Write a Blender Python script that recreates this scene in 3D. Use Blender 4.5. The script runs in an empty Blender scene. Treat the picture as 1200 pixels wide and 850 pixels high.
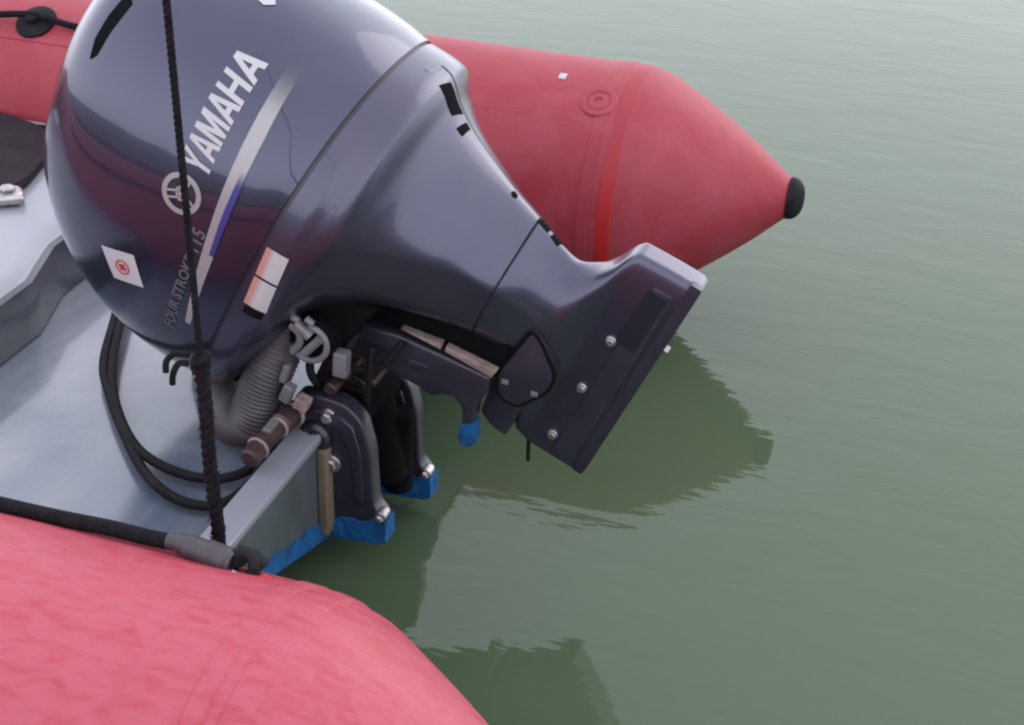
import bpy, bmesh, math, random
from mathutils import Vector, Matrix, noise
from mathutils.bvhtree import BVHTree
from mathutils.geometry import tessellate_polygon
random.seed(7)
S = bpy.context.scene
COL = S.collection
rad = math.radians

# ------------------------------------------------------------------ camera
cam = bpy.data.objects.new('camera', bpy.data.cameras.new('camera'))
COL.objects.link(cam)
cam.data.sensor_width = 36.0
cam.data.lens = 54.27
cam.data.clip_start = 0.05
cam.data.clip_end = 4000
right = Vector((0.9456769, 0.32445869, 0.02053668))
up = Vector((-0.18191209, 0.47573632, 0.86057129))
back = Vector((0.26944979, -0.81755826, 0.50891581))
m = Matrix.Identity(4)
for i in range(3):
    m[i][0], m[i][1], m[i][2] = right[i], up[i], back[i]
m.translation = Vector((0, -1.744, 1.4))
cam.matrix_world = m
S.camera = cam

# ------------------------------------------------------------------ sky, sun, exposure
SUN_EL, SUN_AZ = rad(28), rad(30)          # azimuth measured from +Y towards +X
w = bpy.data.worlds.new('World'); S.world = w; w.use_nodes = True
nt = w.node_tree; nt.nodes.clear()
out = nt.nodes.new('ShaderNodeOutputWorld'); bg = nt.nodes.new('ShaderNodeBackground')
sky = nt.nodes.new('ShaderNodeTexSky'); sky.sky_type = 'NISHITA'; sky.sun_disc = False
sky.sun_elevation = SUN_EL; sky.sun_rotation = SUN_AZ
sky.dust_density = 4.0; sky.air_density = 1.0
hs = nt.nodes.new('ShaderNodeHueSaturation'); hs.inputs['Saturation'].default_value = 0.30
veil = nt.nodes.new('ShaderNodeMixRGB'); veil.inputs[0].default_value = 0.8   # overcast cloud layer
gc = nt.nodes.new('ShaderNodeTexCoord'); gs = nt.nodes.new('ShaderNodeSeparateXYZ'); nt.links.new(gc.outputs['Generated'], gs.inputs[0])
gr = nt.nodes.new('ShaderNodeMapRange'); gr.interpolation_type = 'SMOOTHSTEP'; nt.links.new(gs.outputs['Z'], gr.inputs[0])
gr.inputs[1].default_value = 0.0; gr.inputs[2].default_value = 1.0
ramp = nt.nodes.new('ShaderNodeMixRGB'); nt.links.new(gr.outputs[0], ramp.inputs[0])
ramp.inputs[1].default_value = (27.5, 28.5, 31.5, 1); ramp.inputs[2].default_value = (19, 19.3, 22, 1)
nt.links.new(ramp.outputs[0], veil.inputs[2])
nt.links.new(sky.outputs[0], hs.inputs['Color']); nt.links.new(hs.outputs[0], veil.inputs[1])
nt.links.new(veil.outputs[0], bg.inputs[0]); bg.inputs[1].default_value = 0.1
nt.links.new(bg.outputs[0], out.inputs[0])
sun = bpy.data.objects.new('sun', bpy.data.lights.new('sun', 'SUN')); COL.objects.link(sun)
sun.data.energy = 0.6; sun.data.angle = rad(42); sun.data.color = (1, .93, .86)
d = Vector((math.sin(SUN_AZ)*math.cos(SUN_EL), math.cos(SUN_AZ)*math.cos(SUN_EL), math.sin(SUN_EL)))
sun.rotation_euler = (-d).to_track_quat('-Z', 'Y').to_euler()
S.view_settings.view_transform = 'Standard'; S.view_settings.look = 'None'
S.view_settings.exposure = 0.0; S.view_settings.gamma = 1.0
S.cycles.filter_width = 2.3 if hasattr(S, 'cycles') else 1.5

# ------------------------------------------------------------------ materials
def mat(name, color, rough=.5, metal=0.0, coat=0.0, coat_rough=.05, spec=.5, var=None, bump=None, wear=None):
    """var=(scale, second colour, amount): colour mottling; bump=(scale, strength, distance)."""
    mt = bpy.data.materials.new(name); mt.use_nodes = True
    n = mt.node_tree.nodes; l = mt.node_tree.links
    p = n['Principled BSDF']
    p.inputs['Base Color'].default_value = (*color, 1); p.inputs['Roughness'].default_value = rough
    p.inputs['Metallic'].default_value = metal; p.inputs['Coat Weight'].default_value = coat
    p.inputs['Coat Roughness'].default_value = coat_rough; p.inputs['Specular IOR Level'].default_value = spec
    tc = n.new('ShaderNodeTexCoord')
    if var:
        sc, c2, amt = var[:3]
        mp = n.new('ShaderNodeMapping'); mp.inputs['Scale'].default_value = var[3] if len(var) > 3 else (1, 1, 1)
        l.new(tc.outputs['Object'], mp.inputs[0])
        nz = n.new('ShaderNodeTexNoise'); nz.inputs['Scale'].default_value = sc
        nz.inputs['Detail'].default_value = 6; nz.inputs['Roughness'].default_value = .62
        nz.inputs['Distortion'].default_value = .6
        l.new(mp.outputs[0], nz.inputs['Vector'])
        rp = n.new('ShaderNodeMapRange'); rp.inputs[1].default_value = .38; rp.inputs[2].default_value = .66
        rp.inputs[4].default_value = amt
        l.new(nz.outputs[0], rp.inputs[0])
        mx = n.new('ShaderNodeMixRGB'); mx.inputs[1].default_value = (*color, 1); mx.inputs[2].default_value = (*c2, 1)
        l.new(rp.outputs[0], mx.inputs[0]); l.new(mx.outputs[0], p.inputs['Base Color'])
        rr = n.new('ShaderNodeMapRange'); rr.inputs[3].default_value = rough*.85; rr.inputs[4].default_value = min(1, rough*1.2)
        l.new(nz.outputs[0], rr.inputs[0]); l.new(rr.outputs[0], p.inputs['Roughness'])
    if bump:
        nb = n.new('ShaderNodeTexNoise'); nb.inputs['Scale'].default_value = bump[0]; nb.inputs['Detail'].default_value = 4
        l.new(tc.outputs['Object'], nb.inputs['Vector'])
        bp = n.new('ShaderNodeBump'); bp.inputs['Strength'].default_value = bump[1]; bp.inputs['Distance'].default_value = bump[2]
        l.new(nb.outputs[0], bp.inputs['Height']); l.new(bp.outputs[0], p.inputs['Normal'])
    return mt

RED = mat('red_rubber_fabric', (.27, .024, .036), .55, spec=.35, var=(11, (.31, .048, .066), .8, (1, 1, 1)), bump=(60, .12, .004))
REDWORN = mat('worn_red_rubber_fabric', (.335, .029, .045), .5, spec=.45, var=(34, (.375, .060, .088), 1.0, (.7, 2.0, 1)), bump=(40, .35, .005))
for nd in REDWORN.node_tree.nodes:          # mostly chalky pink with narrow wet red streaks left between
    if nd.type == 'MAP_RANGE' and abs(nd.inputs[1].default_value-.38) < .001: nd.inputs[1].default_value = .32; nd.inputs[2].default_value = .56
    if nd.type == 'MAPPING': nd.inputs['Rotation'].default_value = (0, 0, rad(-20))
REDBAND = mat('glossy_red_tape', (.40, .012, .015), .55, spec=.35, var=(20, (.34, .018, .024), .5))
PAINT = mat('blue_grey_paint', (.039, .040, .074), .24, metal=.75, coat=.8, coat_rough=.025, var=(6, (.048, .048, .083), .7))
PAINT2 = mat('lower_blue_grey_paint', (.054, .053, .086), .3, metal=.7, coat=.5, coat_rough=.07, var=(7, (.075, .070, .102), .7))
PAINTD = mat('dark_blue_grey_paint', (.016, .015, .026), .4, coat=.2, coat_rough=.2, var=(18, (.024, .023, .033), .7))
BLACK = mat('black_rubber', (.006, .0055, .007), .7, spec=.15, var=(30, (.022, .021, .024), .6))
RECESS = mat('recess_shade_black', (.010, .0095, .016), .5, spec=.3)
VOID = mat('black_parts_and_dark_gaps', (.004, .004, .005), .9, spec=.08)  # near black: black parts, and the darkness put into gaps and openings
STEEL = mat('dull_steel', (.42, .40, .41), .35, metal=.85, var=(60, (.28, .25, .24), .8))
RUST = mat('brown_greased_steel', (.040, .024, .025), .42, metal=.4, var=(55, (.09, .06, .058), .7))
ALU = mat('cast_aluminium', (.19, .185, .20), .5, metal=.35, var=(40, (.12, .115, .125), .7))
PINK = mat('pale_metal_and_lit_top', (.27, .21, .195), .55, var=(45, (.15, .105, .095), .9))
BLUE = mat('blue_antifouling', (.009, .10, .28), .75, spec=.25, var=(45, (.006, .05, .135), 1.0), bump=(70, .3, .004))
GEL = mat('grey_gelcoat', (.20, .212, .245), .24, coat=.7, coat_rough=.08, var=(3.6, (.075, .10, .145), 1.0, (1, .6, 1)), bump=(7, .06, .012))
GELW = mat('pale_gelcoat', (.235, .242, .275), .32, coat=.3, coat_rough=.15, var=(6, (.20, .21, .245), .8))
HULLG = mat('weathered_hull_grey', (.075, .09, .098), .5, var=(10, (.05, .06, .058), .9, (1, 1, .4)))
DGREY = mat('riser_dark_grey', (.05, .058, .078), .35, coat=.3, var=(6, (.036, .044, .06), .8))
TAN = mat('tan_plywood_edge', (.20, .155, .105), .65, var=(30, (.10, .08, .058), .9, (1, 1, .2)))
PADM = mat('dark_purple_brown', (.016, .010, .014), .85, spec=.15, var=(20, (.03, .022, .028), .7))
WHITE = mat('white_print', (.40, .385, .395), .4)
SILVER = mat('silver_print', (.30, .28, .29), .35, metal=.3)
GREYP = mat('grey_print', (.09, .09, .10), .4)
REDP = mat('red_print', (.40, .022, .028), .45)
BELL = mat('pale_grey_corrugated_plastic', (.075, .066, .073), .5, var=(14, (.055, .047, .052), .8))
ROPE = mat('black_rope_fibre', (.006, .0052, .0065), .9, spec=.12, var=(90, (.016, .015, .018), .7))
SLEEVE = mat('grey_rubber_sleeve', (.045, .038, .045), .5, var=(30, (.03, .026, .03), .7))
CONC = mat('pontoon_concrete', (.12, .115, .11), .8, var=(3, (.08, .08, .078), .9))

n_ = REDBAND.node_tree.nodes; l_ = REDBAND.node_tree.links
tc_ = n_.new('ShaderNodeTexCoord'); sp_ = n_.new('ShaderNodeSeparateXYZ'); l_.new(tc_.outputs['Object'], sp_.inputs[0])
mr_ = n_.new('ShaderNodeMapRange'); mr_.interpolation_type = 'SMOOTHSTEP'; mr_.inputs[1].default_value = .30; mr_.inputs[2].default_value = .43
mx_ = n_.new('ShaderNodeMixRGB'); mx_.inputs[1].default_value = (.36, .012, .016, 1); mx_.inputs[2].default_value = (.275, .026, .038, 1)
l_.new(sp_.outputs[2], mr_.inputs[0]); l_.new(mr_.outputs[0], mx_.inputs[0]); l_.new(mx_.outputs[0], n_['Principled BSDF'].inputs['Base Color'])
def gradient_stripe_mat(name, c1, v0, v1):
    """Print that fades out along its length (object Z = motor fore-aft)."""
    mt = mat(name, c1, .35, metal=.3)
    n = mt.node_tree.nodes; l = mt.node_tree.links
    p = n['Principled BSDF']; tc = n.new('ShaderNodeTexCoord'); sp = n.new('ShaderNodeSeparateXYZ')
    l.new(tc.outputs['Object'], sp.inputs[0])
    mr = n.new('ShaderNodeMapRange'); mr.interpolation_type = 'SMOOTHSTEP'
    mr.inputs[1].default_value = v0; mr.inputs[2].default_value = v1
    l.new(sp.outputs['Z'], mr.inputs[0]); l.new(mr.outputs[0], p.inputs['Alpha'])
    return mt

# ------------------------------------------------------------------ helpers
def link(name, bm, material, parent=None, smooth=True, sharp=35):
    bmesh.ops.recalc_face_normals(bm, faces=bm.faces[:])
    me = bpy.data.meshes.new(name); bm.to_mesh(me); bm.free()
    if smooth:
        me.polygons.foreach_set('use_smooth', [True]*len(me.polygons))
        me.set_sharp_from_angle(angle=rad(sharp))
    if material: me.materials.append(material)
    o = bpy.data.objects.new(name, me); COL.objects.link(o)
    if parent: o.parent = parent
    return o
def empty(name, loc=(0, 0, 0)):
    o = bpy.data.objects.new(name, None); COL.objects.link(o); o.location = loc
    o.empty_display_size = .1
    return o
def tag(o, label=None, cat=None, group=None, kind=None):
    for k, v in (('label', label), ('category', cat), ('group', group), ('kind', kind)):
        if v: o[k] = v
    return o
def loft(bm, loops, cap0=True, cap1=True, closed=False):
    rows = [[bm.verts.new(p) for p in lp] for lp in loops]
    n = len(rows[0])
    R = range(len(rows) if closed else len(rows)-1)
    for i in R:
        a, b = rows[i], rows[(i+1) % len(rows)]
        for j in range(n):
            bm.faces.new((a[j], a[(j+1) % n], b[(j+1) % n], b[j]))
    if not closed:
        if cap0: bm.faces.new(rows[0][::-1])
        if cap1: bm.faces.new(rows[-1])
    return bm
def smooth_path(pts, per=10):
    P = [Vector(p) for p in pts]; Q = [2*P[0]-P[1]] + P + [2*P[-1]-P[-2]]; r = []
    for i in range(1, len(Q)-2):
        a, b, c, dd = Q[i-1], Q[i], Q[i+1], Q[i+2]
        for k in range(per):
            t = k/per
            r.append(.5*((2*b)+(c-a)*t+(2*a-5*b+4*c-dd)*t*t+(3*b-a-3*c+dd)*t**3))
    r.append(P[-1].copy()); return r
def tube(bm, path, radius, n=12, caps=True):
    """radius: number or function of (index, count)."""
    path = [Vector(p) for p in path]; N = len(path); loops = []
    t0 = (path[1]-path[0]).normalized()
    nrm = t0.orthogonal().normalized(); pt = t0
    for i, p in enumerate(path):
        t = (path[min(i+1, N-1)]-path[max(i-1, 0)]).normalized()
        nrm = (pt.rotation_difference(t) @ nrm); nrm = (nrm - t*nrm.dot(t)).normalized(); pt = t
        b = t.cross(nrm); r = radius(i, N) if callable(radius) else radius
        loops.append([p + (nrm*math.cos(2*math.pi*k/n)+b*math.sin(2*math.pi*k/n))*r for k in range(n)])
    return loft(bm, loops, caps, caps)
def box(bm, c, s, rot=None, bev=0.0):
    M_ = Matrix.Translation(Vector(c)) @ (rot.to_4x4() if rot else Matrix.Identity(4)) @ Matrix.Diagonal((*s, 1))
    r = bmesh.ops.create_cube(bm, size=1, matrix=M_)
    if bev:
        es = list({e for v in r['verts'] for e in v.link_edges})
        bmesh.ops.bevel(bm, geom=es, offset=bev, segments=3, affect='EDGES', profile=.6)
    return bm
def cyl(bm, a, b, r, n=20, bev=0.0, r2=None):
    a, b = Vector(a), Vector(b); t = (b-a).normalized(); q = t.orthogonal().normalized(); s = t.cross(q)
    ring = lambda p, rr: [p+(q*math.cos(2*math.pi*k/n)+s*math.sin(2*math.pi*k/n))*rr for k in range(n)]
    r2 = r if r2 is None else r2
    if bev: L = [ring(a, r-bev), ring(a+t*bev, r), ring(b-t*bev, r2), ring(b, r2-bev)]
    else: L = [ring(a, r), ring(b, r2)]
    return loft(bm, L)
def prism(bm, poly, y0, y1, bev=0.0, seg=3, tf=None):
    """polygon in (x,z) extruded from y0 to y1, edges eased by rings inset along the outline's normals."""
    n = len(poly); ar = sum(poly[k-1][0]*poly[k][1]-poly[k][0]*poly[k-1][1] for k in range(n))
    sg = 1 if ar > 0 else -1; nr = []
    for k in range(n):
        a, b, c = Vector(poly[k-1]), Vector(poly[k]), Vector(poly[(k+1) % n])
        e1 = (b-a).normalized() if (b-a).length > 1e-7 else Vector((0, 0)); e2 = (c-b).normalized() if (c-b).length > 1e-7 else e1
        t = (e1+e2).normalized() if (e1+e2).length > 1e-6 else e2
        nr.append(Vector((-t.y, t.x))*sg)
    ring_ = lambda d_, y: [bm.verts.new((poly[k][0]+nr[k].x*d_, y, poly[k][1]+nr[k].y*d_)) for k in range(n)]
    if bev:
        prof_ = [(bev*(1-math.sin(math.pi/2*q/seg)), bev*(1-math.cos(math.pi/2*q/seg))) for q in range(seg+1)]
        rows = [ring_(d_, y0+h_) for d_, h_ in prof_] + [ring_(d_, y1-h_) for d_, h_ in prof_[::-1]]
    else: rows = [ring_(0, y0), ring_(0, y1)]
    for a, b in zip(rows, rows[1:]):
        for k in range(n): bm.faces.new((a[k], a[(k+1) % n], b[(k+1) % n], b[k]))
    for row in (rows[0], rows[-1]):
        for tri in tessellate_polygon([[Vector((v.co.x, v.co.z, 0)) for v in row]]):
            try: bm.faces.new([row[q] for q in tri])
            except ValueError: pass
    return bm
def round_poly(pts, r, k=4):
    out_ = []; n = len(pts)
    for i in range(n):
        p = Vector((*pts[i], 0)); a = Vector((*pts[i-1], 0)); b = Vector((*pts[(i+1) % n], 0))
        ra = min(r, (a-p).length*.45); rb = min(r, (b-p).length*.45)
        s = p+(a-p).normalized()*ra; e = p+(b-p).normalized()*rb
        for j in range(k+1):
            t = j/k; q = s*(1-t)**2+p*2*t*(1-t)+e*t*t; out_.append((q.x, q.y))
    return out_
def lerp_table(tab, x):
    if x <= tab[0][0]: return tab[0][1:]
    for a, b in zip(tab, tab[1:]):
        if x <= b[0]:
            t = (x-a[0])/(b[0]-a[0]); return tuple(p+(q-p)*t for p, q in zip(a[1:], b[1:]))
    return tab[-1][1:]
def smooth_table(tab, x):
    """monotone-ish cubic through table rows."""
    n = len(tab)
    if x <= tab[0][0]: return tab[0][1:]
    if x >= tab[-1][0]: return tab[-1][1:]
    for i in range(n-1):
        if x <= tab[i+1][0]:
            x0, x1 = tab[i][0], tab[i+1][0]; h = x1-x0; t = (x-x0)/h; r = []
            for c in range(1, len(tab[0])):
                def slope(j):
                    if j == 0: return (tab[1][c]-tab[0][c])/(tab[1][0]-tab[0][0])
                    if j == n-1: return (tab[-1][c]-tab[-2][c])/(tab[-1][0]-tab[-2][0])
                    a = (tab[j][c]-tab[j-1][c])/(tab[j][0]-tab[j-1][0]); b = (tab[j+1][c]-tab[j][c])/(tab[j+1][0]-tab[j][0])
                    return 0 if a*b <= 0 else 2*a*b/(a+b)
                m0, m1 = slope(i), slope(i+1); p0, p1 = tab[i][c], tab[i+1][c]
                r.append((2*t**3-3*t*t+1)*p0+(t**3-2*t*t+t)*h*m0+(-2*t**3+3*t*t)*p1+(t**3-t*t)*h*m1)
            return tuple(r)

# ------------------------------------------------------------------ water
bm = bmesh.new()
bmesh.ops.create_grid(bm, x_segments=2, y_segments=2, size=1500)
water = link('water', bm, None, smooth=False); tag(water, kind='structure')
mt = bpy.data.materials.new('green_harbour_water'); mt.use_nodes = True
n = mt.node_tree.nodes; l = mt.node_tree.links; p = n['Principled BSDF']
p.inputs['Base Color'].default_value = (.058, .087, .048, 1); p.inputs['Roughness'].default_value = .03
p.inputs['IOR'].default_value = 1.36
tc = n.new('ShaderNodeTexCoord')
def nz(scale, mapping, detail=3, rough=.5, rot=0.0, dist=0.0):
    mp = n.new('ShaderNodeMapping'); mp.inputs['Scale'].default_value = mapping; mp.inputs['Rotation'].default_value = (0, 0, rot)
    t = n.new('ShaderNodeTexNoise'); t.inputs['Scale'].default_value = scale; t.inputs['Detail'].default_value = detail
    t.inputs['Roughness'].default_value = rough; t.inputs['Distortion'].default_value = dist
    l.new(tc.outputs['Object'], mp.inputs[0]); l.new(mp.outputs[0], t.inputs['Vector']); return t.outputs[0]
def madd(a, ka, b=None):
    mm = n.new('ShaderNodeMath'); mm.operation = 'MULTIPLY_ADD'; l.new(a, mm.inputs[0]); mm.inputs[1].default_value = ka
    if b is None: mm.inputs[2].default_value = 0
    else: l.new(b, mm.inputs[2])
    return mm.outputs[0]
swell = nz(1.6, (1, 1.6, 1), 2, .5, rad(15))
rip = nz(7, (.7, 2.2, 1), 3, .55, rad(12), .4)
fine = nz(22, (.55, 2.6, 1), 2, .5, rad(14), .3)
h = madd(fine, .028, madd(rip, .14, madd(swell, .26)))
bp = n.new('ShaderNodeBump'); bp.inputs['Strength'].default_value = .55; bp.inputs['Distance'].default_value = .014
l.new(h, bp.inputs['Height']); l.new(bp.outputs[0], p.inputs['Normal'])
water.data.materials.append(mt)

# pontoon the photographer stands on (behind and below the camera)
bm = bmesh.new(); box(bm, (-.5, -4.25, .12), (30, 5.7, .5), bev=.02)
bm_o = link('pontoon', bm, CONC, smooth=False); tag(bm_o, kind='structure')

# ------------------------------------------------------------------ inflatable boat
boat = tag(empty('inflatable_boat', (-1.4, 0, 0)), 'red inflatable boat with grey moulded deck and two cone ended side tubes', 'boat')
BO = Vector((1.4, 0, 0))
def bpart(name, bm, m_, parent=None, **k):
    bmesh.ops.translate(bm, vec=BO, verts=bm.verts[:]) if (parent is None) else None
    o = link(name, bm, m_, parent or boat, **k); return o
TY, TZ, TR = .79, .241, .224
NEAR_DX = .075
def tube_radius(x):
    """side tube: cylinder, then a cone towards the stern."""
    return smooth_table([(-9, TR), (-.66, TR), (-.62, .220), (-.57, .206), (-.52, .177), (-.45, .131), (-.38, .080), (-.325, .034), (-.312, .024)], x)[0]
def tube_center(x):
    return TZ + max(0, min(1, (x+.66)/.33))*.028
def side_tube(sign):
    bm = bmesh.new(); n_ = 72
    xs = [-2.7+.08*i for i in range(25)]; xs = [x for x in xs if x < -.72] + [-.70+.0125*i for i in range(32) if -.70+.0125*i <= -.312]
    loops = []
    for i in range(30):                      # curved bow: both tubes meet on the centreline
        a = math.pi/2*(1-i/30); cx, cy, cz = -2.75-1.45*math.sin(a)-NEAR_DX*(sign < 0), TY*math.cos(a)**.8, TZ+.22*math.sin(a)**2
        yaw = a; lp = []
        for k in range(n_):
            t = 2*math.pi*k/n_
            lp.append((cx-math.cos(t)*TR*math.sin(yaw), sign*(cy+sign*math.cos(t)*TR*math.cos(yaw)) if sign > 0 else -cy+math.cos(t)*TR*math.cos(yaw), cz+math.sin(t)*TR))
            if sign < 0: lp[-1] = (cx+math.cos(t)*TR*math.sin(yaw), lp[-1][1], lp[-1][2])
        loops.append(lp)
    for x in xs:
        r = tube_radius(x); zc = tube_center(x); lp = []
        for k in range(n_):
            a = 2*math.pi*k/n_
            q = Vector((x*3, math.cos(a)*1.3+sign*9, math.sin(a)*1.3))
            rr = r + .0022*noise.noise(q*1.5)*(r/TR)
            lp.append((x, sign*TY+math.cos(a)*rr, zc+math.sin(a)*rr))
        loops.append(lp)
    loft(bm, loops)
    dx = 0 if sign > 0 else NEAR_DX
    bmesh.ops.translate(bm, vec=(dx, 0, 0), verts=bm.verts[:])
    TBO = BO+Vector((dx, 0, 0))
    o = bpart('tube', bm, RED if sign > 0 else REDWORN)
    # black moulded cap on the cone's point
    bm = bmesh.new(); loops = []
    for x, r in ((-.326, .038), (-.316, .0365), (-.309, .032), (-.303, .024), (-.300, .014), (-.299, .003)):
        zc = tube_center(x); loops.append([(x, sign*TY+math.cos(2*math.pi*k/24)*r, zc+math.sin(2*math.pi*k/24)*r) for k in range(24)])
    loft(bm, loops); bmesh.ops.translate(bm, vec=TBO, verts=bm.verts[:]); link('end_cap', bm, BLACK, o)
    # taped joints round the tube (raised strips)
    for x0, x1, m_, lift in ((-.622, -.592, REDBAND, .0014), (-.655, -.632, RED if sign > 0 else REDWORN, .0018)):
        bm = bmesh.new(); loops = []
        K = 8
        for i in range(K+1):
            x = x0+(x1-x0)*i/K; e = lift if 0 < i < K else -.002
            r = tube_radius(x)+e; zc = tube_center(x)
            loops.append([(x, sign*TY+math.cos(2*math.pi*k/72)*r, zc+math.sin(2*math.pi*k/72)*r) for k in range(72)])
        if m_ is REDBAND and sign < 0: m_ = REDWORN
        loft(bm, loops); bmesh.ops.translate(bm, vec=TBO, verts=bm.verts[:])
        link('joint_tape', bm, m_, o)
    for a0, x0, x1, wd in ((52, -2.7, -.66, .055), (-38, -.60, -.335, .05)):
        bm = bmesh.new(); loops = []
        for i in range(41):
            x = x0+(x1-x0)*i/40; zc = tube_center(x); lp = []
            for da, e in ((-wd/2, -.002), (-wd/2, .0009), (0, .0011), (wd/2, .0009), (wd/2, -.002)):
                t = rad(a0)+da; r = tube_radius(x)+e; lp.append((x, sign*TY-sign*math.cos(t)*r, zc+math.sin(t)*r))
            loops.append(lp)
        loft(bm, loops); bmesh.ops.translate(bm, vec=TBO, verts=bm.verts[:]); link('seam_strip', bm, RED if sign > 0 else REDWORN, o)
    return o
far = side_tube(1); near = side_tube(-1)
far['label'] = 'far red side tube with a bright red joint band'
near['label'] = 'near red side tube, faded and mottled pink'

def on_tube(x, ang, sign, lift=0.0):
    """point and outward normal on a side tube; ang from horizontal inboard side upward."""
    r = tube_radius(x)+lift; nrm = Vector((0, -sign*math.cos(ang), math.sin(ang)))
    return Vector((x, sign*TY, tube_center(x)))+nrm*r, nrm
# inflation valve: ringed disc on the far tube, and a small white patch
def disc_stack(c, nrm, prof, n_=28):
    t = nrm.normalized(); q = t.orthogonal().normalized(); s = t.cross(q); bm = bmesh.new()
    loft(bm, [[c+t*h_+(q*math.cos(2*math.pi*k/n_)+s*math.sin(2*math.pi*k/n_))*r for k in range(n_)] for r, h_ in prof])
    bmesh.ops.translate(bm, vec=BO, verts=bm.verts[:]); return bm
c, nr = on_tube(-.635-.02, rad(62), 1)
link('valve_patch', disc_stack(c, nr, [(.033, -.012), (.033, .0), (.031, .0022), (.023, .003), (.021, .001), (.019, .0012), (.017, .0032), (.008, .0035), (.007, .001), (.002, .001)]), RED, far)
c, nr = on_tube(-.735, rad(75), 1)
bm = bmesh.new(); rot = nr.to_track_quat('Z', 'X').to_matrix(); box(bm, c+BO, (.016, .013, .004), rot, .001); link('white_patch', bm, WHITE, far)
# grab line fittings on the far tube
for x, a in ((-1.775, 62), (-1.655, 88)):
    c, nr = on_tube(x, rad(a), 1)
    bm = disc_stack(c, nr, [(.040, -.008), (.040, .003), (.034, .007), (.016, .009), (.015, .02), (.008, .024)], 24)
    link('line_fitting', bm, BLACK, far)

# hull, transom, well, deck
bm = bmesh.new()
prof = [(-.60, .17), (-.42, .155), (0, .018), (.42, .155), (.60, .17), (.60, .178), (-.60, .178)]
loft(bm, [[(x, y, z) for y, z in prof] for x in (-3.4, -.818)])
hull = bpart('hull', bm, BLUE, smooth=False)
XT = -.80
def yz_prism(poly, x0, x1, bev=0.0):
    bm = bmesh.new()
    va = [bm.verts.new((x0, *p_)) for p_ in poly]; vb = [bm.verts.new((x1, *p_)) for p_ in poly]
    fs = [bm.faces.new(va[::-1]), bm.faces.new(vb)]; k = len(poly)
    for i in range(k): fs.append(bm.faces.new((va[i], va[(i+1) % k], vb[(i+1) % k], vb[i])))
    bmesh.ops.recalc_face_normals(bm, faces=fs)
    if bev: bmesh.ops.bevel(bm, geom=list({e for f in fs for e in f.edges}), offset=bev, segments=3, affect='EDGES', profile=.6)
    return bm
transom = bpart('transom', yz_prism([(-.66, .225), (-.66, .17), (-.42, .157), (0, .022), (.42, .157), (.66, .17), (.66, .225)], -.834, XT-.002, .004), HULLG)
cap = yz_prism([(-.66, .222), (.66, .222), (.66, .236), (-.66, .236)], -.842, XT+.003, .005)
bmesh.ops.translate(cap, vec=BO, verts=cap.verts[:]); link('transom_cap', cap, GELW, transom)
def ragged(a, b, n_, amp, seed):
    rr = random.Random(seed); return [(a[0]+(b[0]-a[0])*k/n_+rr.uniform(-.2, .2)*(b[0]-a[0])/n_, a[1]+(b[1]-a[1])*k/n_+rr.uniform(-amp, amp)) for k in range(1, n_)]
bl = yz_prism([(-.44, .180), (-.44, .152), (0, .008), (.12, .047), (.12, .08)] + ragged((.12, .08), (0, .040), 8, .006, 3) + [(0, .042)] + ragged((0, .042), (-.44, .180), 26, .006, 4), XT-.02, XT+.001)
bmesh.ops.translate(bl, vec=BO, verts=bl.verts[:]); link('antifouling_edge', bl, BLUE, transom)
padb = yz_prism([(-.160, .212), (-.164, .075), (.164, .075), (.160, .212)], XT-.001, XT+.012, .002)
bmesh.ops.translate(padb, vec=BO, verts=padb.verts[:]); link('transom_pad', padb, TAN, transom)
# splash well floor: gently dished sheet with thickness, climbing to the riser
bm = bmesh.new(); NX, NY = 30, 40; rows = []
RIS = [(-.62, -1.372), (.03, -1.372), (.15, -1.41), (.62, -1.41)]
for i in range(NX+1):
    row = []
    for j in range(NY+1):
        y = -.62+1.24*j/NY; xr = lerp_table(RIS, y)[0]; t = i/NX; x = -.836+(xr+.836)*t
        z = .182 + .012*(abs(y)/.6)**3 + .010*max(0, 1-t/.05)**2
        row.append(bm.verts.new((x, y, z)))
    rows.append(row)
for i in range(NX):
    for j in range(NY): bm.faces.new((rows[i][j], rows[i+1][j], rows[i+1][j+1], rows[i][j+1]))
r = bmesh.ops.extrude_face_region(bm, geom=bm.faces[:])
bmesh.ops.translate(bm, vec=(0, 0, -.012), verts=[v for v in r['geom'] if isinstance(v, bmesh.types.BMVert)])
well = bpart('splash_well', bm, GEL)
# raised deck ahead of the well: riser face and rounded lip
bm = bmesh.new(); loops = []
prof = [(-.004, .17), (-.006, .268), (-.009, .276), (-.016, .281), (-.05, .284), (-.3, .286), (-1.9, .292), (-1.9, .17)]
for j in range(41):
    y = -.62+1.24*j/40; xr = lerp_table(RIS, y)[0]
    loops.append([(xr+a, y, z) for a, z in prof])
loft(bm, loops)
deck = bpart('deck', bm, GELW)
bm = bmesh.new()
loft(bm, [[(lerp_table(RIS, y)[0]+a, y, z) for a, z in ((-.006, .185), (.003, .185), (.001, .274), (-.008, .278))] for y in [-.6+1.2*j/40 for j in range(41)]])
bmesh.ops.translate(bm, vec=BO, verts=bm.verts[:]); link('riser_facing', bm, DGREY, deck)  # thin layer over the riser face, darker grey than the deck
poly = round_poly([(-1.555, .27), (-1.60, .44), (-1.66, .52), (-1.80, .56), (-2.1, .56), (-2.1, .15), (-1.75, .15)], .05, 5)
bm = bmesh.new()
va = [bm.verts.new((*q, .288)) for q in poly]; vb = [bm.verts.new((*q, .302)) for q in poly]
bm.faces.new(va[::-1]); tf = bm.faces.new(vb)
for i in range(len(poly)): bm.faces.new((va[i], va[(i+1) % len(poly)], vb[(i+1) % len(poly)], vb[i]))
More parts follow.
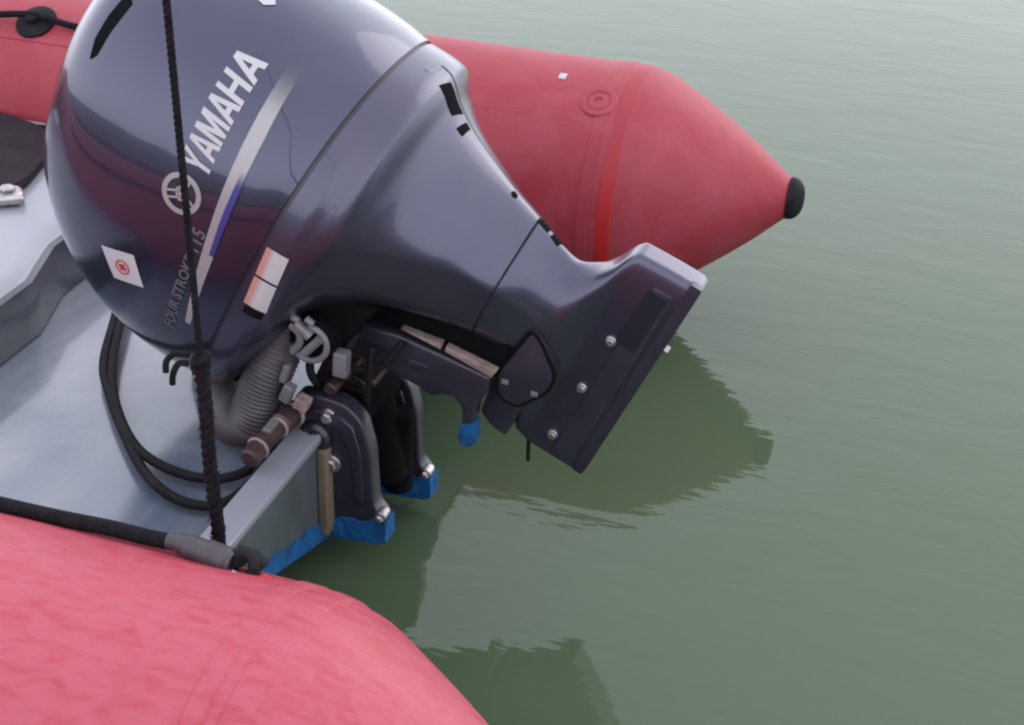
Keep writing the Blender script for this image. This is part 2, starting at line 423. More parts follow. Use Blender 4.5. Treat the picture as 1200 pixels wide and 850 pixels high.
bmesh.ops.bevel(bm, geom=tf.edges[:], offset=.005, segments=3, affect='EDGES')
bmesh.ops.translate(bm, vec=BO, verts=bm.verts[:]); link('deck_dark_slab', bm, PADM, deck)  # low rounded slab on the deck, dark all over
bm = bmesh.new(); cyl(bm, (-1.57, .26, .283), (-1.57, .26, .300), .026, 24, .004); cyl(bm, (-1.57, .26, .299), (-1.57, .26, .307), .014, 6, .002)
box(bm, (-1.55, .235, .295), (.05, .018, .012), Matrix.Rotation(rad(35), 3, 'Z'), .004)
bmesh.ops.translate(bm, vec=BO, verts=bm.verts[:]); link('deck_fitting', bm, STEEL, deck)
bm = bmesh.new(); box(bm, (-1.70, .545, .289), (.07, .010, .006), Matrix.Rotation(rad(8), 3, 'Z'), .002)
bmesh.ops.translate(bm, vec=BO, verts=bm.verts[:]); link('drain_slot', bm, VOID, deck)

# ------------------------------------------------------------------ outboard motor (tilted up on its bracket)
A = rad(24.5); MO = Vector((-.8, 0, .4))
motor = tag(empty('outboard_motor', MO), 'dark blue-grey outboard motor tilted up over the grey transom', 'outboard motor')
motor.rotation_euler = (0, A, 0)
MU = Vector((math.cos(A), 0, -math.sin(A))); MV = Vector((math.sin(A), 0, math.cos(A)))
def loc(P):   # world point -> motor local
    q = Vector(P)-MO; return Vector((q.dot(MU), q.y, q.dot(MV)))
SEAM_U, SEAM_K = -.096, .085
def section(s, k, vf, vb, vc, w, nf, nb, m_, n_=96, squash=None):
    """closed loop across the motor: fore edge vf, aft edge vb, widest w at vc."""
    lp = []
    for i in range(n_):
        a = 2*math.pi*i/n_; a -= .16*math.sin(4*a)*.5; c_, s_ = math.cos(a), math.sin(a)
        ex = nb if c_ > 0 else nf
        v = vc + (vb-vc if c_ > 0 else vc-vf)*math.copysign(abs(c_)**(2/ex), c_)
        my = min(m_, nb) if c_ > 0 else m_
        y = w*math.copysign(abs(s_)**(2/my), s_)
        lp.append((s+k*v, y, v))
    return lp
# cowling: dome of sections from the seam to the top
bm = bmesh.new(); loops = []
HC = .364
#        h/H    vf     vb     vc    w     nf   nb   m   k
CW = [(0.00, -.236, .338, .08, .222, 2.3, 2.6, 2.2, .085),
      (0.10, -.238, .344, .08, .227, 2.3, 2.6, 2.2, .085),
      (0.25, -.235, .347, .08, .228, 2.3, 2.6, 2.2, .08),
      (0.45, -.218, .346, .08, .222, 2.3, 2.6, 2.2, .07),
      (0.62, -.184, .339, .08, .210, 2.3, 2.6, 2.2, .06),
      (0.76, -.142, .326, .09, .194, 2.3, 2.5, 2.2, .05),
      (0.87, -.094, .306, .10, .172, 2.3, 2.4, 2.2, .03),
      (0.93, -.066, .284, .11, .148, 2.2, 2.3, 2.2, .02),
      (0.965, -.015, .248, .12, .112, 2.1, 2.2, 2.1, .0),
      (0.99, .055, .19, .12, .058, 2, 2, 2, .0),
      (1.0,   .11, .13, .12, .008, 2, 2, 2, .0)]
ts = [math.sin(math.pi/2*i/44) for i in range(45)]
for t in ts:
    vf, vb, vc, w_, nf, nb, m_, k = smooth_table(CW, t)
    loops.append(section(SEAM_U-.006-HC*t, k, vf, vb, vc, w_, nf, nb, m_))
loft(bm, loops)
bmesh.ops.recalc_face_normals(bm, faces=bm.faces[:]); bm.normal_update()
cowl_bvh = BVHTree.FromBMesh(bm)
cowling = link('cowling', bm, PAINT, motor, sharp=60)
# dark rubber seal in the seam
bm = bmesh.new()
loft(bm, [section(SEAM_U-.012, SEAM_K, -.231, .334, .08, .218, 2.3, 2.6, 2.2), section(SEAM_U+.010, SEAM_K, -.231, .334, .08, .218, 2.3, 2.6, 2.2)])
link('seam_seal', bm, PAINTD, cowling)
# apron and leg
AP = [ # s,    vf,    vb,    vc,   w,   nf,  nb,  m,  k
      (-.0955, -.234, .337, .08, .220, 2.3, 2.6, 2.2, .085),
      (-.072, -.222, .337, .08, .220, 2.4, 2.6, 2.2, .085),
      (-.055, -.185, .337, .09, .217, 2.5, 2.45, 2.2, .08),
      (-.040, -.110, .334, .12, .212, 2.6, 2.25, 2.2, .075),
      (-.025, -.030, .326, .15, .206, 2.8, 1.98, 2.2, .065),
      ( .000,  .005, .307, .165, .190, 2.8, 1.72, 2.2, .045),
      ( .040,  .028, .284, .170, .165, 2.8, 1.5, 2.2, .025),
      ( .090,  .040, .262, .170, .135, 2.9, 1.42, 2.3, .01),
      ( .140,  .046, .244, .165, .108, 3.0, 1.36, 2.4, .0),
      ( .185,  .050, .229, .155, .090, 3.0, 1.36, 2.4, .0),
      ( .225,  .040, .214, .140, .068, 3.0, 1.45, 2.4, .0),
      ( .250,  .015, .208, .125, .056, 3.2, 1.8, 2.6, .0),
      ( .275, -.020, .218, .10, .048, 3.4, 3.0, 3.0, .0),
      ( .292, -.066, .240, .10, .038, 4.0, 4.0, 4.0, .0),
      ( .305, -.068, .268, .10, .030, 6.0, 6.0, 7.0, .0),
      ( .315, -.071, .277, .10, .028, 8.0, 8.0, 9.0, .0),
      ( .398, -.072, .280, .10, .027, 8.0, 8.0, 9.0, .0),
      ( .405, -.069, .277, .10, .024, 8.0, 8.0, 9.0, .0)]
bm = bmesh.new(); loops = []
ss = sorted([-.0955+.004*i for i in range(126) if -.0955+.004*i < .405] + [.402, .405])
for s in ss:
    vf, vb, vc, w_, nf, nb, m_, k = smooth_table(AP, s)
    loops.append(section(s, k, vf, vb, vc, w_, nf, nb, m_, 128))
loft(bm, loops)
bmesh.ops.recalc_face_normals(bm, faces=bm.faces[:]); bm.normal_update()
apron_bvh = BVHTree.FromBMesh(bm)
apron = link('leg_casing', bm, PAINT2, motor, sharp=50)

def subdivide_to(bm, mx):
    for _ in range(7):
        es = [e for e in bm.edges if e.calc_length() > mx]
        if not es: break
        bmesh.ops.subdivide_edges(bm, edges=es, cuts=1); bmesh.ops.triangulate(bm, faces=bm.faces[:])
def decal(name, polys, m_, parent, bvh, lift=.0012, mx=.012, direction=(0, 1, 0), thick=0.0):
    """flat print laid on the port flank: polygons in (u,v)."""
    bm = bmesh.new()
    for poly in polys:
        vs = [bm.verts.new((q[0], 0, q[1])) for q in poly]; bm.faces.new(vs)
    bm.normal_update(); bmesh.ops.triangulate(bm, faces=bm.faces[:]); subdivide_to(bm, mx)
    dr = Vector(direction).normalized()
    for v in bm.verts:
        h_ = bvh.ray_cast(v.co-dr*1.0, dr)
        if h_[0] is None:
            h_ = bvh.find_nearest(v.co-dr*.3)
        nn = h_[1] if h_[1].y < 0 else -h_[1]
        v.co = h_[0]+nn*lift
    if thick:
        pass
    return link(name, bm, m_, parent)
# --- lettering built from block letter outlines, set along the flank
LET = {
 'Y': ([[(0,1),(.24,1),(.42,.60),(.60,1),(.84,1),(.53,.40),(.53,0),(.31,0),(.31,.40)]], .86),
 'A': ([[(0,0),(.22,0),(.285,.20),(.285,.38),(.33,.38),(.43,.74),(.53,.38),(.575,.38),(.575,.20),(.64,0),(.86,0),(.55,1),(.31,1)],
        [(.285,.20),(.575,.20),(.575,.38),(.285,.38)]], .88),
 'M': ([[(0,0),(.21,0),(.21,.62),(.40,0),(.56,0),(.75,.62),(.75,0),(.96,0),(.96,1),(.67,1),(.48,.40),(.29,1),(0,1)]], 1.03),
 'H': ([[(0,0),(.22,0),(.22,.41),(.60,.41),(.60,0),(.82,0),(.82,1),(.60,1),(.60,.59),(.22,.59),(.22,1),(0,1)]], .90)}
def letters(text, p0, p1, top, track=0):
    """p0->p1 baseline in (u,v); top: vector from baseline to cap height."""
    W_ = sum(LET[ch][1] for ch in text); x = 0; out_ = []
    for ch in text:
        for poly in LET[ch][0]:
            out_.append([(p0[0]+(p1[0]-p0[0])*(x+a)/W_+top[0]*b, p0[1]+(p1[1]-p0[1])*(x+a)/W_+top[1]*b) for a, b in poly])
        x += LET[ch][1]
    return out_
decal('lettering', letters('YAMAHA', (-.183, .1665), (-.189, .3045), (-.0415, .003)), WHITE, cowling, cowl_bvh)
# emblem: ring with three crossed tuning forks
def ring(c, r0, r1, k=36):
    return [[(c[0]+r0*math.cos(a), c[1]+r0*math.sin(a)), (c[0]+r1*math.cos(a), c[1]+r1*math.sin(a)),
             (c[0]+r1*math.cos(b), c[1]+r1*math.sin(b)), (c[0]+r0*math.cos(b), c[1]+r0*math.sin(b))]
            for a, b in ((2*math.pi*i/k, 2*math.pi*(i+1)/k) for i in range(k))]
ec = (-.206, .131); polys = ring(ec, .0205, .0275)
for q in range(3):
    a = rad(90+120*q); dx, dy = math.cos(a), math.sin(a); nx, ny = -dy, dx
    bar = lambda s0, s1, o0, o1: [(ec[0]+dx*s0+nx*o0, ec[1]+dy*s0+ny*o0), (ec[0]+dx*s1+nx*o0, ec[1]+dy*s1+ny*o0),
                                  (ec[0]+dx*s1+nx*o1, ec[1]+dy*s1+ny*o1), (ec[0]+dx*s0+nx*o1, ec[1]+dy*s0+ny*o1)]
    polys += [bar(-.010, .005, -.0014, .0014), bar(.005, .0075, -.006, .006), bar(.0075, .020, -.006, -.003), bar(.0075, .020, .003, .006)]
decal('emblem', polys, SILVER, cowling, cowl_bvh, mx=.01)
# stripe, fading at its aft end, with a blue flash
STRM = gradient_stripe_mat('silver_stripe_print', (.30, .285, .29), .318, .262)
STRM2 = gradient_stripe_mat('blue_stripe_print', (.045, .045, .21), .205, .165)
decal('stripe', [[(-.150, .316), (-.168, .312), (-.1640, .24), (-.160, .16), (-.155, .08), (-.1455, -.05), (-.138, -.05), (-.1385, .08), (-.1405, .16), (-.1435, .245)][::-1]], STRM, cowling, cowl_bvh)
decal('stripe_flash', [[(-.1405, .203), (-.149, .197), (-.1475, .13), (-.1445, .075), (-.1385, .075), (-.1392, .14)]], STRM2, cowling, cowl_bvh, lift=.0022)
def text_polys(txt, p0, adv, upv, size):
    cu = bpy.data.curves.new('print', 'FONT'); cu.body = txt; cu.size = 1; cu.offset = .02; cu.resolution_u = 2
    o = bpy.data.objects.new('print', cu); COL.objects.link(o)
    dg = bpy.context.evaluated_depsgraph_get(); me = bpy.data.meshes.new_from_object(o.evaluated_get(dg))
    polys = [[me.vertices[i].co.copy() for i in pp.vertices] for pp in me.polygons]
    bpy.data.objects.remove(o); bpy.data.curves.remove(cu); bpy.data.meshes.remove(me)
    return [[(p0[0]+adv[0]*q.x*size+upv[0]*q.y*size, p0[1]+adv[1]*q.x*size+upv[1]*q.y*size) for q in pp] for pp in polys]
decal('model_lettering', text_polys('FOUR STROKE', (-.159, -.076), (.0, 1), (-1, .0), .0205) + text_polys('115', (-.158, .063), (.0, 1), (-1, .0), .026), GREYP, cowling, cowl_bvh, mx=.02)
# square white sticker with a red round emblem
st = decal('sticker', [[(-.2867, -.0161), (-.2378, .0058), (-.2118, -.0349), (-.2577, -.0549)]], WHITE, cowling, cowl_bvh)
c0 = (-.2485, -.0255)
decal('sticker_emblem', ring(c0, .009, .0112, 24) + [[(c0[0]-.006, c0[1]-.002), (c0[0]+.006, c0[1]-.004), (c0[0]+.006, c0[1]+.002), (c0[0]-.006, c0[1]+.004)],
      [(c0[0]-.003, c0[1]-.006), (c0[0]+.001, c0[1]-.006), (c0[0]+.003, c0[1]+.006), (c0[0]-.001, c0[1]+.006)]], REDP, st, cowl_bvh, lift=.002, mx=.01)
# white sticker with red edge on the apron, in two panes
RWHITE = mat('red_edged_print', (.40, .375, .38), .45)
n_ = RWHITE.node_tree.nodes; l_ = RWHITE.node_tree.links
tc_ = n_.new('ShaderNodeTexCoord'); sp_ = n_.new('ShaderNodeSeparateXYZ'); l_.new(tc_.outputs['Object'], sp_.inputs[0])
mr_ = n_.new('ShaderNodeMapRange'); mr_.inputs[1].default_value = -.0775; mr_.inputs[2].default_value = -.070
mx_ = n_.new('ShaderNodeMixRGB'); mx_.inputs[1].default_value = (.40, .19, .155, 1); mx_.inputs[2].default_value = (.40, .375, .38, 1)
l_.new(sp_.outputs[0], mr_.inputs[0]); l_.new(mr_.outputs[0], mx_.inputs[0]); l_.new(mx_.outputs[0], n_['Principled BSDF'].inputs['Base Color'])
for a, b in ((.082, .126), (.033, .0785)):
    decal('warning_sticker', [[(-.083, a), (-.052, a), (-.052, b), (-.083, b)]], RWHITE, apron, apron_bvh, lift=.0014, mx=.01)
decal('cowl_catch', [[(-.080, .018), (-.054, .018), (-.054, .030), (-.080, .030)]], VOID, apron, apron_bvh, lift=.0012)
# air intake slot on the top aft edge
decal('air_intake', [[(-.3945, .275), (-.4000, .245), (-.4005, .215), (-.3935, .193), (-.3865, .204), (-.3852, .232), (-.3800, .270)]], VOID, cowling, cowl_bvh, lift=.001)
# aft details on the leg casing: latch, vents, screw hole
AFT = (0, .55, -1)
def aft_decal(name, poly, m_, lift=.0012):
    bm = bmesh.new(); vs = [bm.verts.new((q[0], q[1], 0)) for q in poly]; bm.faces.new(vs)
    bm.normal_update(); bmesh.ops.triangulate(bm, faces=bm.faces[:]); subdivide_to(bm, .01); dr = Vector((0, 0, -1))
    for v in bm.verts:
        h_ = apron_bvh.ray_cast(v.co+Vector((0, 0, 1)), dr)
        v.co = h_[0]+h_[1].normalized()*lift if h_[0] else v.co
    return link(name, bm, m_, apron)
decal('rear_mark', [[(-.2515, .335), (-.242, .3345), (-.231, .338), (-.240, .3405)]], WHITE, cowling, cowl_bvh, mx=.01)
aft_decal('vent', [(-.014, -.018), (-.008, .012), (.024, .016), (.018, -.012)], VOID)
aft_decal('vent', [(.030, -.016), (.041, -.014), (.042, .012), (.033, .012)], VOID)
aft_decal('vent', [(.176, -.004), (.196, -.004), (.198, .016), (.182, .016)], VOID)
aft_decal('vent', [(.201, -.004), (.216, -.006), (.221, .014), (.204, .015)], VOID)
aft_decal('screw_hole', [(.134+.005*math.cos(k), -.002+.005*math.sin(k)) for k in [i*.6283 for i in range(10)]], VOID)
bm = bmesh.new(); box(bm, (-.031, .006, .331), (.022, .030, .012), Matrix.Rotation(rad(6), 3, 'Y'), .002); L_ = link('rear_latch', bm, PAINT2, apron)
aft_decal('centre_seam', [(-.03, .024), (.24, .024), (.24, .0265), (-.03, .0265)], BLACK, .0007)
# seam across the casing above the foot
bm = bmesh.new()
for s in (.178,):
    vf, vb, vc, w_, nf, nb, m_, k = smooth_table(AP, s)
    g = lambda s_, e: section(s_, k, vf-e, vb+e, vc, w_+e, nf, nb, m_, 96)
    loft(bm, [g(s-.0018, -.003), g(s-.0018, .0007), g(s+.0018, .0007), g(s+.0018, -.003)])
link('casing_seam', bm, BLACK, apron)
# foot: dark plate as a shaded inset, trim strip along the end, bolts
bm = bmesh.new(); prism(bm, round_poly([(.388, -.066), (.4035, -.066), (.4035, .282), (.388, .282)], .002, 2), -.0282, -.015)
link('end_strip', bm, PAINTD, apron)
bm = bmesh.new(); prism(bm, round_poly([(.350, -.060), (.384, -.060), (.381, .252), (.350, .252)], .006, 3), -.0296, -.015, .001, 2)
link('side_channel', bm, PAINTD, apron)
bm = bmesh.new(); prism(bm, round_poly([(.345, .150), (.374, .150), (.374, .246), (.347, .246)], .004, 3), -.0302, -.015, .0006, 1); link('recess_shade', bm, RECESS, apron)  # slightly raised plate; the shade of a sunken panel is put into its colour
for v in (.148, .060, -.032):
    bm = bmesh.new(); cyl(bm, (.340, -.0355, v), (.340, -.026, v), .0058, 6, .0012); cyl(bm, (.340, -.031, v), (.340, -.026, v), .0075, 18, .001)
    link('bolt', bm, STEEL, apron)
bm = bmesh.new(); cyl(bm, (.404, -.01, .17), (.412, -.01, .17), .006, 8, .001); link('bolt', bm, STEEL, apron)
# rubber-edged side cover
cov = round_poly([(.233, .030), (.245, .120), (.262, .112), (.302, .078), (.305, .048), (.278, .000), (.250, .000)], .012, 4)
bm = bmesh.new(); prism(bm, cov, -.064, -.03, .002, 2); cover = link('side_cover', bm, PAINTD, motor)
bm = bmesh.new(); tube(bm, [(q[0], -.0625, q[1]) for q in cov]+[(cov[0][0], -.0625, cov[0][1])], .0026, 8); link('cover_gasket', bm, VOID, cover)
for q in ((.248, .028), (.290, .036)):
    bm = bmesh.new(); box(bm, (q[0], -.0645, q[1]), (.010, .004, .007), Matrix.Rotation(rad(-20), 3, 'Y'), .001); link('cover_clip', bm, ALU, cover)
# lower mount housing with slots
bm = bmesh.new(); prism(bm, round_poly([(.232, .01), (.286, .0), (.286, -.062), (.262, -.060), (.238, -.048)], .006, 3), -.050, .050, .003, 2)
link('lower_mount', bm, PAINTD, motor)
bm = bmesh.new(); cyl(bm, (.312, -.02, -.060), (.330, -.02, -.100), .003, 8); link('drain_nipple', bm, BLACK, motor)
# filler blocks, near black to stand in for the dark space under the apron
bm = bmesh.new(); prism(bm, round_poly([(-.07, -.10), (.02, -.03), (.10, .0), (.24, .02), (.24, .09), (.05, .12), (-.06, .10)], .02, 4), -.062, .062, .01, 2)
link('apron_dark_fill', bm, VOID, motor)
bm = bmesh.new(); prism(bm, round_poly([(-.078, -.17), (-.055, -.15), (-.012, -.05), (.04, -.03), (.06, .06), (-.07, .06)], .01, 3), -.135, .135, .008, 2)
link('apron_dark_fill_front', bm, VOID, motor)
# swivel bracket
sw = round_poly([(.008, -.058), (.024, -.012), (.090, .010), (.156, .020), (.228, .030), (.236, .004), (.231, -.020), (.240, -.052), (.226, -.064), (.218, -.042), (.200, -.030), (.188, -.034), (.170, -.050), (.154, -.047), (.094, -.052), (.038, -.058)], .007, 4)
bm = bmesh.new(); prism(bm, sw, -.078, -.050, .005, 3); 
swivel = link('swivel_bracket', bm, PAINTD, motor)
for pl in ([(.092, .024), (.150, .038), (.152, .029)], [(.157, .038), (.232, .046), (.230, .033), (.159, .030)]):
    bm = bmesh.new(); prism(bm, pl, -.081, -.068, .001, 2); link('swivel_tube_lit_top', bm, PINK, swivel)  # pale slivers: light along the swivel tube's top, put into the colour
bm = bmesh.new(); prism(bm, sw, .050, .078, .005, 3); link('bracket_side', bm, PAINTD, swivel)
bm = bmesh.new(); cyl(bm, (.06, 0, -.005), (.215, 0, .012), .03, 24, .004); box(bm, (.03, 0, -.03), (.04, .10, .035), None, .006); link('pivot_tube', bm, VOID, swivel)
bm = bmesh.new(); prism(bm, round_poly([(.224, -.064), (.243, -.052), (.256, -.084), (.250, -.096), (.238, -.098), (.228, -.088)], .006, 4), -.074, -.050, .004, 3)
link('blue_painted_tip', bm, BLUE, swivel)
bm = bmesh.new(); prism(bm, round_poly([(.120, -.012), (.150, -.006), (.149, -.018), (.120, -.024)], .004, 3), -.081, -.07, .002, 2); link('bracket_boss', bm, PAINT2, swivel)
# clamp brackets (world-plane outlines)
NB = [(-.842, .285), (-.80, .290), (-.765, .284), (-.742, .262), (-.730, .215), (-.727, .125), (-.712, .108), (-.712, .092), (-.80, .088), (-.800, .215), (-.838, .236)]
def clamp(y, thick, dz):
    bm = bmesh.new(); prism(bm, round_poly([(a, b+dz) for a, b in NB], .012, 4), y-thick/2, y+thick/2, .004, 3)
    for v in bm.verts: v.co = loc(v.co)
    o = link('clamp_bracket', bm, PAINTD, motor)
    bot = [(-.709, .104+dz), (-.709, .068+dz), (-.72, .062+dz), (-.798, .056+dz), (-.802, .088+dz)]
    bm = bmesh.new(); prism(bm, bot + ragged((-.802, .090+dz), (-.709, .106+dz), 16, .0055, int(y*1000)), y-thick/2-.0016, y+thick/2+.0016, .001, 1)
    for v in bm.verts: v.co = loc(v.co)
    link('painted_foot', bm, BLUE, o)
    bm = bmesh.new(); box(bm, (-.80, y-thick/2+.004, .075+dz), (.05, .02, .022), None, .004)
    for v in bm.verts: v.co = loc(v.co)
    link('painted_lug', bm, BLUE, o)
    rib = round_poly([(-.815, .272+dz), (-.772, .268+dz), (-.752, .252+dz), (-.742, .21+dz), (-.740, .13+dz), (-.752, .13+dz), (-.756, .20+dz), (-.766, .235+dz), (-.785, .25+dz)], .006, 3)
    bm = bmesh.new(); prism(bm, rib, y-thick/2-.006, y, .003, 2)
    for v in bm.verts: v.co = loc(v.co)
    link('rib', bm, PAINT2, o)
    for x, z, r in ((-.788, .185, .010), (-.79, .262, .0085), (-.716, .112, .006)):
        bm = bmesh.new(); cyl(bm, (x, y-thick/2-.011, z+dz), (x, y, z+dz), r, 6, .002); cyl(bm, (x, y-thick/2-.004, z+dz), (x, y, z+dz), r*1.4, 18, .001)
        for v in bm.verts: v.co = loc(v.co)
        link('bolt', bm, STEEL, o)
    bm = bmesh.new(); cyl(bm, (-.81, y-thick/2-.012, .225+dz), (-.81, y, .225+dz), .024, 24, .005); cyl(bm, (-.81, y-thick/2-.018, .225+dz), (-.81, y, .225+dz), .013, 20, .003)
    for v in bm.verts: v.co = loc(v.co)
    link('pivot_boss', bm, PAINTD, o)
    return o
clamp(-.125, .03, 0.0); clamp(.045, .03, -.037)
def mpart(name, bm, m_, parent=None, **k):
    for v in bm.verts: v.co = loc(v.co)
    return link(name, bm, m_, parent or motor, **k)
bm = bmesh.new(); cyl(bm, (-.78, -.09, .245), (-.78, .07, .215), .028, 24, .004); cyl(bm, (-.775, -.02, .22), (-.755, -.02, .09), .03, 24, .006); cyl(bm, (-.745, .0, .2), (-.75, .0, .06), .022, 20, .004)
mpart('tilt_cylinder', bm, VOID)
bm = bmesh.new(); cyl(bm, (-.782, -.045, .285), (-.792, -.045, .225), .006, 14, .001); mpart('tilt_rod', bm, ALU)
bm = bmesh.new(); box(bm, (-.80, -.05, .275), (.075, .06, .05), Matrix.Rotation(rad(25), 3, 'Y'), .008); mpart('bracket_casting', bm, RUST)
# steering rod and its brown greased end along the transom
bm = bmesh.new(); cyl(bm, (-.832, -.150, .268), (-.836, -.195, .268), .0165, 22, .003); cyl(bm, (-.836, -.193, .268), (-.840, -.240, .266), .0125, 20, .002); cyl(bm, (-.840, -.238, .266), (-.842, -.275, .263), .0145, 8, .003)
ram = mpart('steering_rod', bm, RUST)
for a_, b_, r_ in (((-.8325, -.158, .268), (-.8332, -.165, .268), .0185), ((-.8405, -.246, .2655), (-.841, -.251, .2652), .0165), ((-.836, -.196, .268), (-.8362, -.201, .268), .0155)):
    bm = bmesh.new(); cyl(bm, a_, b_, r_, 22, .002); mpart('collar', bm, PINK, ram)
bm = bmesh.new(); box(bm, (-.838, -.215, .279), (.012, .03, .008), None, .002); mpart('grease_cap', bm, ALU, ram)
# steering hook plate
bm = bmesh.new(); cc = Vector((-.801, -.165, .387))
arc = [cc+Vector((math.cos(a), 0, math.sin(a)))*.0255 for a in [rad(-165+12*i) for i in range(22)]]
tube(bm, arc, lambda i, N: .0045, 10); hook = mpart('hook_ring', bm, ALU)
for pts, r in (([(-.823, .414), (-.811, .405), (-.811, .389), (-.822, .374)], .0055), ([(-.782, .400), (-.806, .374)], .006), ([(-.815, .418), (-.795, .402)], .0075), ([(-.822, .428), (-.810, .422)], .005), ([(-.800, .428), (-.790, .421)], .005)):
    bm = bmesh.new(); tube(bm, smooth_path([(a, -.172, b) for a, b in pts], 6), r, 10); mpart('hook', bm, ALU, hook)
bm = bmesh.new(); cyl(bm, (-.80, -.16, .387), (-.80, -.13, .387), .033, 24, .003); mpart('hook_plate', bm, VOID)
for c, s_, a, m_ in (((-.762, -.15, .357), (.019, .02, .036), 4, ALU), ((-.838, -.165, .334), (.010, .012, .030), 20, ALU), ((-.834, -.17, .307), (.015, .016, .028), 24, ALU), ((-.815, -.165, .292), (.02, .02, .018), 20, PINK)):
    bm = bmesh.new(); box(bm, c, s_, Matrix.Rotation(rad(a), 3, 'Y'), .003); mpart('shift_link', bm, m_)
# corrugated rigging hose
pth = smooth_path([(-.845, -.09, .42), (-.860, -.125, .360), (-.880, -.150, .300), (-.898, -.160, .247), (-.94, -.14, .222), (-1.0, -.06, .219), (-1.08, .05, .219)], 44)
bm = bmesh.new(); tube(bm, pth, lambda i, N: .032 + .0014*math.sin(i*2*math.pi/4), 28); mpart('rigging_hose', bm, BELL, sharp=80)
# cables under the apron
for pts, r in (([(-.79, -.10, .39), (-.82, -.12, .34), (-.815, -.13, .31), (-.80, -.10, .27)], .006), ([(-.75, -.12, .39), (-.765, -.135, .36), (-.775, -.12, .32), (-.77, -.08, .28)], .0055), ([(-.845, -.12, .37), (-.852, -.15, .33), (-.845, -.165, .29), (-.83, -.15, .26)], .005),
               ([(-.74, -.10, .36), (-.742, -.11, .31), (-.755, -.09, .25), (-.765, -.06, .2)], .005), ([(-.70, -.09, .37), (-.725, -.105, .335), (-.76, -.11, .325), (-.79, -.12, .33)], .0045)):
    bm = bmesh.new(); tube(bm, smooth_path(pts, 8), r, 10); mpart('cable', bm, BLACK)
for c, r in (((-.79, -.135, .30), .010), ((-.745, -.10, .30), .008), ((-.775, -.12, .315), .007)):
    bm = bmesh.new(); cyl(bm, c, (c[0], c[1]+.05, c[2]), r, 8, .002); mpart('bolt', bm, RUST)

# ------------------------------------------------------------------ loose hoses, ropes
def line_thing(name, pts, r, m_, label, cat, group=None, per=12):
    bm = bmesh.new(); tube(bm, smooth_path(pts, per), r, 14); o = link(name, bm, m_); return tag(o, label, cat, group)
line_thing('hose', [(-1.410, .36, .24), (-1.290, .158, .21), (-1.204, -.024, .202), (-1.136, -.129, .201), (-1.052, -.216, .200), (-0.979, -.251, .2), (-0.908, -.25, .2), (-0.869, -.205, .205), (-0.862, -.14, .235)], .0070, BLACK,
           'inner, shorter loop of the two black hoses lying on the grey well floor', 'hose', 'black hoses looping from the motor')
line_thing('hose', [(-1.420, .36, .23), (-1.298, .150, .206), (-1.216, -.030, .200), (-1.156, -.112, .199), (-1.075, -.202, .199), (-0.998, -.274, .199), (-0.933, -.308, .199), (-0.880, -.302, .199), (-0.858, -.254, .203), (-0.850, -.19, .225)], .0070, BLACK,
           'outer, longer black hose loop reaching closest to the near red tube', 'hose', 'black hoses looping from the motor')
# vertical lifting rope: laid strands, thicker doubled part below the knot
rope = tag(empty('lifting_rope', (-.715, -.575, .385)), 'black rope rising straight up past the motor from the near tube', 'rope')
RX, RY = -.715, -.575
def strands(bm, z0, z1, rr, rs, pitch, k=3, wob=0.0):
    for q in range(k):
        N = int((z1-z0)/pitch*12); pts = []
        for i in range(N+1):
            z = z0+(z1-z0)*i/N; a = 2*math.pi*(q/k+(z-z0)/pitch)
            pts.append((RX+rr*math.cos(a)+wob*math.sin(z*37), RY+rr*math.sin(a)+wob*math.cos(z*29), z))
        tube(bm, pts, rs, 8)
def rpart(name, bm):
    bmesh.ops.translate(bm, vec=-Vector(rope.location), verts=bm.verts[:]); return link(name, bm, ROPE, rope)
bm = bmesh.new(); strands(bm, .60, 3.2, .0017, .0023, .02); rpart('standing_part', bm)
bm = bmesh.new(); strands(bm, .37, .612, .0034, .0046, .034, 3, .0014); rpart('spliced_end', bm)
bm = bmesh.new(); rf = random.Random(5)
for i in range(170):                        # stray fibres standing off the worn splice
    z = rf.uniform(.375, .61); a = rf.uniform(0, 6.283); c_, s2 = math.cos(a), math.sin(a); L2 = rf.uniform(.002, .0055)
    p0 = Vector((RX+.0055*c_, RY+.0055*s2, z)); p1 = p0+Vector((c_*L2, s2*L2, rf.uniform(-.006, .004)))
    tube(bm, [p0, (p0+p1)/2+Vector((0, 0, .001)), p1], .0006, 3)
tag(rpart('rope_fibres', bm), kind='stuff')
bm = bmesh.new()
for i in range(2):
    z = .599+.008*i; tube(bm, [(RX+.007*math.cos(a), RY+.007*math.sin(a), z+.004*math.sin(a+i)) for a in [2*math.pi*j/20 for j in range(21)]], .004, 8)
rpart('knot', bm)
for pts in ([(RX-.01, RY-.005, .612), (RX-.024, RY-.008, .612), (RX-.032, RY-.012, .604), (RX-.033, RY-.014, .592)], [(RX-.01, RY-.008, .604), (RX-.020, RY-.01, .602), (RX-.026, RY-.012, .590), (RX-.028, RY-.012, .578)]):
    bm = bmesh.new(); tube(bm, smooth_path(pts, 6), .0034, 8); rpart('knot_tail', bm)
bm = bmesh.new(); tube(bm, smooth_path([(RX, RY, .395), (RX+.004, RY-.004, .376), (RX+.030, RY-.035, .392), (-.652, -.648, .428), (-.635, -.668, .440)], 8), .0062, 10); rpart('tail', bm)
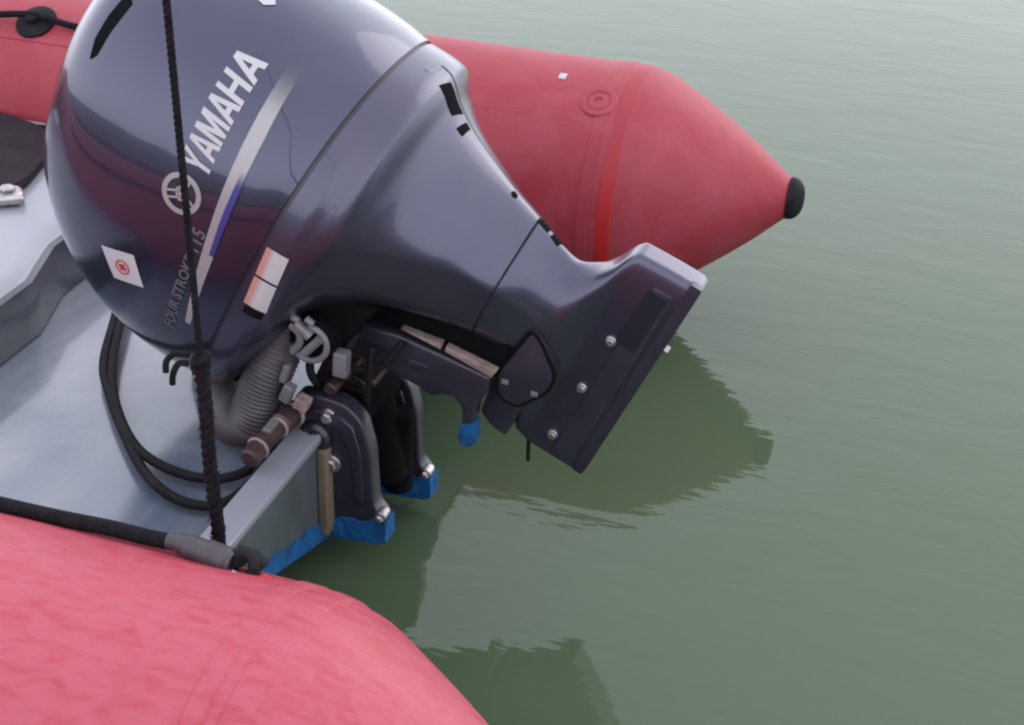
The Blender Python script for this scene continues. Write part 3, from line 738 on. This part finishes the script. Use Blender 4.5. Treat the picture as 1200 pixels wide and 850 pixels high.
# tether along the near tube with its rubber sleeve and shackle
teth = tag(empty('tether_line', (-.90, -.66, .44)), 'black tether lying along the near red tube, ending in a grey sleeve and shackle', 'tether')
TL = Vector(teth.location)
def tpart(name, bm, m_):
    bmesh.ops.translate(bm, vec=-TL, verts=bm.verts[:]); return link(name, bm, m_, teth)
bm = bmesh.new(); tube(bm, smooth_path([(-2.6, -.665, .434), (-1.9, -.66, .434), (-1.2, -.662, .432), (-.95, -.66, .432), (-.86, -.66, .433), (-.79, -.66, .436), (-.74, -.66, .436), (-.70, -.66, .438)], 14), .0085, 12); tpart('line', bm, ROPE)
bm = bmesh.new(); tube(bm, smooth_path([(-.72, -.66, .4375), (-.705, -.66, .438), (-.69, -.662, .437), (-.66, -.664, .434), (-.645, -.665, .432)], 6), lambda i, N: (.009, .011, .0135, .015, .0155)[min(4, int(5*i/N))] if i < N-3 else .0135, 20); tpart('sleeve', bm, SLEEVE)
bm = bmesh.new(); tube(bm, [(-.646+.012*math.cos(a)+.012, -.665+.012*math.sin(a)*.6, .432+.012*math.sin(a)) for a in [2*math.pi*j/24 for j in range(25)]], .0065, 10)
tube(bm, smooth_path([(-.645, -.655, .44), (-.63, -.652, .436), (-.617, -.655, .428)], 6), .008, 10); tpart('shackle', bm, BLACK)
bm = bmesh.new(); box(bm, (-.627, -.678, .428), (.028, .003, .006), Matrix.Rotation(rad(22), 3, 'Y'), .001); tpart('shackle_pin', bm, STEEL)
bm = bmesh.new(); box(bm, (-.608, -.668, .424), (.014, .012, .008), Matrix.Rotation(rad(20), 3, 'Y'), .003); tpart('red_tab', bm, REDBAND)
# grab line on the far tube
gp = []
for x, a, lf in ((-2.4, 58, .006), (-2.1, 55, .006), (-1.9, 59, .012), (-1.775, 62, .020), (-1.70, 61, .010), (-1.6, 60, .006), (-1.4, 58, .006)):
    gp.append(on_tube(x, rad(a), 1, lf)[0])
line_thing('grab_line', gp, .0065, ROPE, 'black grab line strung along the far red tube behind the motor', 'rope')
